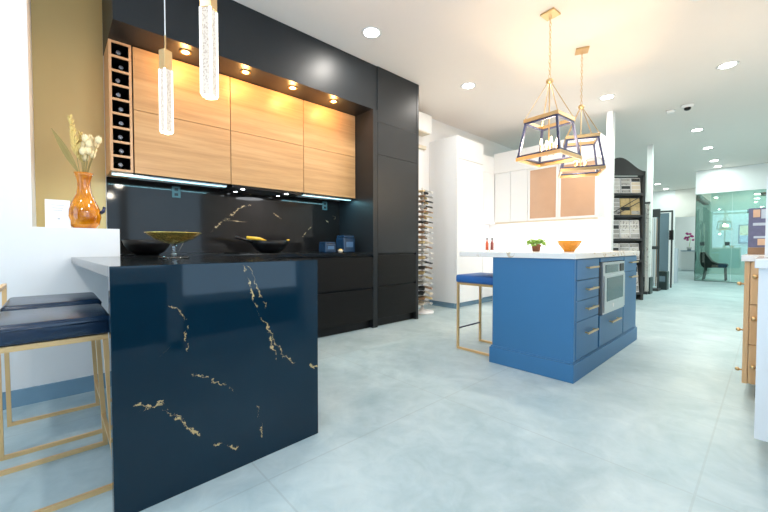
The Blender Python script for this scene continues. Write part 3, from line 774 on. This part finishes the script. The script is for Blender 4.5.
for k in range(4): obj('door', B(-3.34+k*.376, -3.34+k*.376+.37, 6.02, 6.038, .105, .885), M['white'], t, True, bevel=.002)
t = thing('base_cabinet', 'white base cabinet joined to the tall white cabinet', 'cabinet', (-3.66, 5.74, 0))
obj('body', B(XL+.01, TX-.022, 5.455, 6.03, .1, .888), M['white'], t, True); obj('plinth', B(XL+.01, TX-.05, 5.455, 6.03, 0, .099), M['baseboard'], t, True)
obj('door', B(TX-.02, TX, 5.46, 6.01, .105, .885), M['white'], t, True, bevel=.002)
bm = bmn(); box(bm, XL+.01, TX+.015, 5.455, 6.0, .89, .93); box(bm, XL+.01, -1.82, 6.0, 6.61, .89, .93)
tag(obj('worktop', bm, M['marble']), 'white marble worktop of the white kitchen behind the island', 'worktop')
# uppers
UZ0, UZ1 = 1.45, 2.37; UY = 6.22
t = thing('wall_cabinet', 'white wall cabinet with two plain doors left of bronze glass doors', 'cabinet', (-3.3, 6.4, UZ0))
obj('body', B(-3.60, -2.952, UY+.021, 6.61, UZ0, UZ1), M['white'], t, True)
obj('door', B(-3.60, -3.28, UY, UY+.019, UZ0, UZ1), M['white'], t, True, bevel=.003); obj('door', B(-3.274, -2.954, UY, UY+.019, UZ0, UZ1), M['white'], t, True, bevel=.003)
t = thing('wall_cabinet', 'white wall cabinet in the corner next to tall white cabinet', 'cabinet', (-3.8, 5.8, UZ0))
obj('body', B(XL+.01, -3.62, 5.455, 6.61, UZ0, UZ1), M['white'], t, True)
for k in range(2): obj('door', B(-3.619, -3.601, 5.46+k*.378, 5.46+k*.378+.374, UZ0, UZ1), M['white'], t, True, bevel=.003)
t = thing('glass_cabinet', 'white wall cabinet with two peach bronze glass doors', 'cabinet', (-2.4, 6.4, UZ0))
obj('body', B(-2.948, -1.83, UY+.021, 6.61, UZ0, UZ1), M['white'], t, True)
for xa, xb in ((-2.945, -2.425), (-2.420, -1.835)):
    f = bmn(); q = .035
    box(f, xa, xb, UY, UY+.02, UZ0, UZ0+q); box(f, xa, xb, UY, UY+.02, UZ1-q, UZ1); box(f, xa, xa+q, UY, UY+.02, UZ0+q, UZ1-q); box(f, xb-q, xb, UY, UY+.02, UZ0+q, UZ1-q)
    o = obj('door', f, M['white'], t, True); obj('door_glass', B(xa+q, xb-q, UY+.006, UY+.012, UZ0+q, UZ1-q), M['bronze_glass'], o, True)
bm = bmn(); box(bm, -3.60, -1.81, UY-.02, 6.61, UZ1+.002, 2.749); box(bm, XL+.01, -3.601, 5.455, 6.61, UZ1+.002, 2.68)
tag(obj('cabinet_fascia', bm, M['white']), 'plain white fascia box above the white wall cabinets', 'fascia')
t = tag(obj('light_rail', B(-3.59, -1.83, UY+.01, UY+.03, UZ0-.03, UZ0-.001), M['cream_sample']), 'warm coloured light rail under the white wall cabinets', 'light rail')
t = thing('led_strip', 'light strip under the white wall cabinets of the white kitchen', 'light strip', (-2.7, 6.35, UZ0))
obj('diffuser', B(-3.55, -1.88, 6.34, 6.37, UZ0-.012, UZ0-.001), M['white_lamp'], t, True)
l = lamp('strip_lamp', 'AREA', t, (0, 0, -.02), 11, (1, .95, .88)); l.data.shape = 'RECTANGLE'; l.data.size = 1.6; l.data.size_y = .04
# oil bottles
ob = None
for k, (yb_, m_) in enumerate(((5.65, 'red_oil'), (5.82, 'brown_oil'))):
    t = thing('oil_bottle', ['orange red oil bottle on the white worktop, left of the pair', 'dark red vinegar bottle on the white worktop, right of the pair'][k], 'bottle', (-3.41, yb_, .9305), 0, 'oil bottles on the white worktop')
    obj('body', lathe(bmn(), [(0, 0), (.028, 0), (.028, .12), (.012, .16), (.011, .18), (0, .18)], n=16), M[m_], t, smooth=True)
    obj('cap', lathe(bmn(), [(0, .18), (.014, .18), (.014, .215), (0, .215)], n=12), M['dark'], t)

# air conditioner and white door casing on far left wall
t = thing('air_conditioner', 'white split air conditioner high on the wall past the black cabinet', 'air conditioner', (-3.83, 4.2, 2.82))
obj('housing', B(XL+.002, -3.72, 3.70, 4.50, 2.80, 3.09), M['trim'], t, True, bevel=.02); obj('vent_flap', B(-3.90, -3.73, 3.74, 4.46, 2.788, 2.799), M['cream_sample'], t, True)
t = thing('white_cupboard', 'shallow white cupboard with moulded top behind the sample tower', 'cupboard', (-3.9, 4.2, 0))
obj('body', B(XL+.002, -3.86, 3.70, 4.45, 0, 2.56), M['white'], t, True); obj('cornice', B(XL+.002, -3.82, 3.68, 4.48, 2.561, 2.62), M['cream_sample'], t, True, bevel=.008)
obj('door', B(-3.859, -3.845, 3.72, 4.43, .08, 2.54), M['white'], t, True)

# sample tower
t = thing('sample_tower', 'rotating tower of wood and stone sample chips on white base', 'display stand', (-3.50, 4.02, 0))
obj('base', lathe(bmn(), [(0, 0), (.17, 0), (.17, .03), (.04, .05), (.02, .09), (0, .09)], n=32), M['trim'], t, smooth=True)
obj('pole', tube(bmn(), [(0, 0, .085), (0, 0, 1.86)], .018, 12), M['trim'], t, smooth=True)
ms = [M[k] for k in ('brown_sample', 'tan_sample', 'cream_sample', 'grey_sample', 'charcoal', 'pale_sample')]
rr = random.Random(9)
for i in range(23):
    z = .16+i*.0745
    for j in range(4):
        a = math.radians(25+90*j+((i % 2)*8)); mt = Matrix.Rotation(a, 4, 'Z') @ Matrix.Translation((.085, 0, z)) @ Matrix.Rotation(math.radians(14), 4, 'Y')
        if i*4+j > 91: break
        obj('sample_chip', box(bmn(), -.062, .062, -.05, .05, -.009, .009, mt), rr.choice(ms), t)

# ------------------------------------------------------------------ tile display rack beyond (turned to the camera)
F2 = math.radians(47.2)
def rp(lat, dep, z=0):
    return (-math.sin(F2)*dep+math.cos(F2)*lat, math.cos(F2)*dep+math.sin(F2)*lat, z)
ctr = rp(4.33, 6.75)
t = thing('display_rack', 'tall black display rack with wavy top holding tile samples', 'display rack', ctr, F2)
hw = .48
obj('side_post', B(hw-.04, hw, -.15, .0, 0, 2.37), M['charcoal'], t); obj('side_post', B(-hw, -hw+.04, -.15, .0, 0, 2.37), M['charcoal'], t)
obj('back_panel', B(-hw+.041, hw-.041, -.02, .0, .02, 2.3), M['charcoal'], t)
poly = [(-hw, 2.30), (hw, 2.30)]
for i in range(17):
    u = hw-2*hw*i/16; poly.append((u, 2.375+.25*(math.cos(PI*u/hw)+1)/2))
obj('header', prism(bmn(), poly, -.15, -.12), M['charcoal'], t)
shz = (.10, .70, 1.10, 1.535, 1.935)
for z in shz: obj('shelf', B(-hw+.041, hw-.041, -.15, -.0205, z, z+.04), M['charcoal'], t)
k = 0
rk = random.Random(4)
lv = ['lowest', 'second lowest', 'middle', 'second highest', 'top']
for si, z in enumerate(shz):
    zt = (shz[si+1] if si < 4 else 2.31)-.03
    xs = [-hw+.045, -.15, .06, .25, hw-.045]
    for c in range(4):
        xa, xb = xs[c]+.006, xs[c+1]-.006
        hh = zt-(z+.03); m_ = rk.choice([M['pale_sample'], M['grey_sample'], M['pale_sample'], M['cream_sample']])
        if si == 3 and c >= 2: m_ = M['tan_sample']
        lean = Matrix.Translation((0, -.105, z+.0415)) @ Matrix.Rotation(math.radians(-6), 4, 'X')
        o = thing('sample_board', '%s sample board on the %s shelf of the black display rack, %s' % ({'pale_sample': 'pale', 'grey_sample': 'grey', 'cream_sample': 'cream', 'tan_sample': 'tan'}[[q for q in M if M[q] == m_][0]], lv[si], ['far left', 'inner left', 'inner right', 'far right'][c]), 'tile sample', tuple(WM[t.name] @ Vector((xa, 0, 0)))[:2]+(0,), F2, 'tile sample boards on the display rack')
        obj('board', box(bmn(), 0, xb-xa, 0, .012, 0, hh*.92, lean), M['white'] if m_ is not M['tan_sample'] else m_, o)
        for r in range(4):
            z0 = hh*.92*(.04+.24*r); obj('tile', box(bmn(), .01, (xb-xa)-.01, -.006, -.0002, z0, z0+hh*.92*.20, lean), m_ if (r+c) % 3 else rk.choice([M['grey_sample'], M['charcoal'], m_]), o)
# diagonal strips on the second highest shelf
for q_ in range(2):
    o = thing('tile_strip', ['longer black edge strip leaning diagonally on the display rack', 'shorter black edge strip leaning diagonally on the display rack'][q_], 'trim sample', tuple(WM[t.name] @ Vector((0, 0, 0))), F2)
    obj('strip', bar(bmn(), (-.13+.12*q_, -.14, 1.60), (.38, -.14, 1.90-.09*q_), .022, .01), M['charcoal'], o)

# slab stand beside it
t = thing('slab_stand', 'narrow stand of patterned stone slabs beside the white column', 'display stand', (-1.98, 9.1, 0))
obj('frame', B(-1.96, -1.70, 8.98, 9.22, 0, .06), M['charcoal'], t, True)
obj('top_bar', B(-1.96, -1.70, 9.09, 9.11, 1.88, 1.92), M['charcoal'], t, True)
for i in range(3): obj('slab', B(-1.93+i*.09, -1.905+i*.09+.03, 9.0, 9.2, .061, 1.87), M['grey_sample'] if i != 2 else M['pale_sample'], t, True)

# faucet / hardware stands far back
t = thing('hardware_stand', 'tall narrow black metal stand hung with rods beyond the column', 'display stand', (-1.76, 9.95, 0))
for x in (-1.84, -1.69): obj('post', B(x-.015, x+.015, 9.93, 9.96, .05, 1.83), M['charcoal'], t, True)
obj('header_box', B(-1.86, -1.67, 9.92, 9.97, 1.65, 1.83), M['charcoal'], t, True); obj('cross_bar', B(-1.86, -1.67, 9.90, 9.98, .93, 1.0), M['charcoal'], t, True)
obj('base', B(-1.88, -1.66, 9.80, 10.1, 0, .05), M['charcoal'], t, True)
for k in range(3): obj('hanging_rod', bar(bmn(), (-1.81+.045*k, 9.91, .1), (-1.81+.045*k, 9.91, 1.62), .016), M[['brown_sample', 'steel', 'brown_sample'][k]], t, True)
t = thing('display_stand', 'black framed stand with blue grey glossy panels beyond the column', 'display stand', (-1.80, 10.9, 0))
for x in (-2.02, -1.60): obj('post', B(x-.015, x+.015, 10.88, 10.92, 0, 1.86), M['charcoal'], t, True)
obj('top_rail', B(-2.02, -1.60, 10.88, 10.92, 1.82, 1.86), M['charcoal'], t, True)
obj('panel', B(-1.90, -1.66, 10.89, 10.91, .25, 1.80), M['mirror_blue'], t, True)
obj('fixture', B(-1.64, -1.56, 10.80, 10.87, 1.15, 1.38), M['dark'], t, True)
for k, (x, y, w_, hh) in enumerate(((-1.74, 9.20, .14, .35), (-1.66, 10.35, .17, .42))):
    t = thing('waste_bin', ['dark box with faint pale print beside the white column', 'dark box standing behind the nearer one by the black stands'][k], 'box', (x, y, 0))
    obj('body', B(-w_/2, w_/2, -.12, .12, 0, hh), M['teal_metal'], t, bevel=.004); obj('front_print', B(-w_*.3, w_*.3, -.122, -.1205, hh*.45, hh*.75), M['mirror_blue'], t)

# far white partition, soffit, back room
struct('wall_stub', B(-2.30, -1.72, 12.0, 12.12, 0, 1.86), M['white'])
struct('wall_end', B(XL, -2.05-.46, 17.6, 17.7, 0, H-.001), M['white'])
struct('wall_lintel', B(-2.509, -1.48, 17.6, 17.7, 2.12, H-.001), M['ceiling'])
tag(obj('pedestal', B(-1.86, -1.72, 12.6, 12.74, 0, .95), M['frame_blue'], bevel=.004), 'slim pale grey pedestal beyond the low white partition', 'pedestal')
t = thing('dresser', 'white low dresser with dark top in the far back room', 'dresser', (-2.2, 19.3, 0))
obj('body', B(-2.48, -1.75, 19.05, 19.5, .04, .80), M['white'], t, True); obj('top', B(-2.5, -1.73, 19.03, 19.52, .801, .83), M['baseboard'], t, True)
obj('drawer', B(-2.46, -2.12, 19.035, 19.049, .08, .77), M['trim'], t, True); obj('drawer', B(-2.11, -1.77, 19.035, 19.049, .08, .77), M['trim'], t, True)
t = thing('orchid', 'magenta flowers in a pot on the far white dresser', 'plant', (-2.25, 19.2, .831))
obj('pot', lathe(bmn(), [(0, 0), (.06, 0), (.09, .14), (0, .14)], n=16), M['grey_sample'], t, smooth=True)
for i in range(14): obj('flower', blob(bmn(), (rr.uniform(-.13, .13), rr.uniform(-.08, .08), rr.uniform(.42, .72)), .055, 1, .5, .8, 1), M['orchid'], t)
obj('stem', tube(bmn(), [(0, 0, .14), (.03, 0, .4), (0, 0, .6)], .008, 6), M['green'], t)

# glass office
GY = 13.7
struct('wall_header', B(-1.49, XR, GY-.02, GY+.08, 2.50, H-.001), M['white'])
t = thing('glass_partition', 'green tinted glass front of the far office', 'glass partition', (-.3, GY, 0))
for xa, xb in ((-1.48, -.72), (-.712, .05), (.058, .64)): obj('glass_panel', B(xa, xb, GY, GY+.012, .01, 2.498), M['office_glass'], t, True)
obj('floor_channel', B(-1.48, .64, GY-.01, GY+.02, 0, .009), M['teal_metal'], t, True)
for x in (-.80, -1.32): obj('door_lock', B(x-.05, x+.05, GY-.015, GY-.001, 1.02, 1.12), M['teal_metal'], t, True)
t = thing('glass_partition', 'green tinted glass side of the far office running back', 'glass partition', (-1.48, 15, 0))
obj('glass_panel', B(-1.49, -1.478, GY+.09, 17.59, .01, 2.6), M['office_glass'], t, True); obj('top_track', B(-1.47, -1.40, GY+.1, 16.2, 2.40, 2.48), M['teal_metal'], t, True)
struct('wall_office_back', B(-1.479, XR, 17.6, 17.7, 0, H-.001), mat('aqua_office_wall', (.42, .56, .54), .5))
t = thing('painted_reflection', 'added panel with painted warm yellow and blue reflections on the office back wall', 'picture', (-.55, 17.58, 1.3))  # added panel, coloured to stand in for reflections in the office glass
obj('frame', B(-.75, -.02, 17.565, 17.598, 1.1, 1.75), M['teal_metal'], t, True)
obj('print', B(-.72, -.05, 17.555, 17.564, 1.13, 1.38), mat('blue_grey_reflection', (.28, .42, .55), .4, var=.5, vs=(6, 6, 14)), t, True)
obj('print', B(-.72, -.05, 17.555, 17.564, 1.38, 1.72), mat('golden_reflection', (.55, .55, .30), .4, var=.7, vs=(9, 9, 14)), t, True)
for k, (x, z, wd) in enumerate(((-.45, 1.95, .5), (-.2, 2.40, .5))):
    tag(obj('wall_shelf', B(x, x+wd, GY+.6, GY+.85, z, z+.08), M['teal_metal']), ['lower dark shelf seen through the office glass', 'upper dark shelf seen through the office glass'][k], 'shelf')
for k, (x, y) in enumerate(((-1.0, 15.0), (-.5, 16.3))): downlight((x, y), ['nearer ceiling light inside the glass office', 'farther ceiling light inside the glass office'][k], False, 34, (.85, 1, .95))

# black chair in the office
t = thing('office_chair', 'black velvet chair with curved back behind the green glass', 'chair', (-1.05, 14.4, 0), math.radians(0))
prof = [(-.36, .82), (-.26, .84), (-.20, .72), (-.10, .56), (.02, .50), (.22, .49), (.24, .44), (.22, .38), (-.27, .36), (-.33, .42), (-.37, .6)]
obj('seat_shell', prism(bmn(), prof, -.25, .25), M['velvet'], t, bevel=.02)
for x, y in ((-.24, -.2), (-.24, .2), (.18, -.2), (.18, .2)): obj('leg', bar(bmn(), (x, y, .37), (x+(-.05 if x < 0 else .02), y, 0), .035), M['teal_metal'], t)

# ------------------------------------------------------------------ right side vanities
t = thing('wood_vanity', 'honey wood vanity cabinet with gold knobs at right edge', 'cabinet', (.2, 3.3, 0))
VX = -.108
obj('body', B(VX+.02, .42, 3.302, 3.95, .10, .895), M['vanity_wood'], t, True); obj('plinth', B(VX+.06, .42, 3.36, 3.95, 0, .099), M['dark'], t, True)
obj('end_panel', B(VX, VX+.018, 3.302, 3.95, .10, .895), M['vanity_wood'], t, True)
obj('corner_post', B(VX, VX+.024, 3.288, 3.301, .10, .895), M['vanity_wood'], t, True)
for z0, z1, hz in ((.62, .892, .80), (.36, .615, .53), (.105, .355, .22)):
    o = obj('drawer', B(VX+.028, .20, 3.284, 3.301, z0, z1), M['vanity_wood'], t, True, bevel=.002)
    bm = bmn(); bar(bm, (VX+.05, 3.284, hz), (VX+.05, 3.262, hz), .012); blob(bm, (VX+.05, 3.255, hz), .014)
    obj('knob', bm, M['brass'], o, True, smooth=True)
for hz in (.74, .43, .16):
    bm = bmn(); bar(bm, (VX, 3.40, hz), (VX-.022, 3.40, hz), .010); blob(bm, (VX-.026, 3.40, hz), .013); obj('side_knob', bm, M['brass'], t, True, smooth=True)
obj('countertop', B(VX-.015, .42, 3.26, 3.95, .896, .935), M['marble'], t, True, bevel=.002)
struct('wall_nib', B(-.10, .64, 3.96, 4.04, 0, 1.24), M['grey_marble'])
t = thing('sample_board_sign', 'dark slate display board with coloured blocks above the wood vanity', 'sign', (.0, 3.9, .99))
yy = 3.70
obj('frame', B(-.108, .45, yy, yy+.03, .985, 1.265), M['slate'], t, True)
obj('wood_shelf', B(-.108, .45, yy-.02, yy+.10, .936, .984), M['brown_sample'], t, True, label='brown wooden foot of the display board')
for xa, xb, z0, z1, m_ in ((-.085, -.05, 1.20, 1.255, 'peach'), (-.045, .05, 1.19, 1.255, 'frame_blue'), (-.085, .0, 1.14, 1.16, 'frame_blue'), (-.06, .06, 1.00, 1.045, 'peach'), (-.08, -.02, 1.05, 1.065, 'frame_blue'), (-.02, .05, 1.10, 1.12, 'frame_blue')):
    obj('printed_block', B(xa, xb, yy-.004, yy-.0003, z0, z1), M[m_], t, True)
t = thing('white_vanity', 'white vanity cabinet at the right edge nearest the camera', 'cabinet', (.3, 2.5, 0))
WX = -.032
obj('body', B(WX, .45, 2.33, 3.05, .115, .893), M['white'], t, True, bevel=.002); obj('plinth', B(WX+.05, .45, 2.345, 3.0, 0, .114), M['white'], t, True)
obj('countertop', B(WX-.012, .46, 2.29, 3.06, .894, .935), M['marble'], t, True, bevel=.003)
tag(obj('partition_screen', B(-.016, .45, 2.6, 2.63, .936, 1.34), M['white']), 'white panel standing on the white vanity countertop', 'panel')
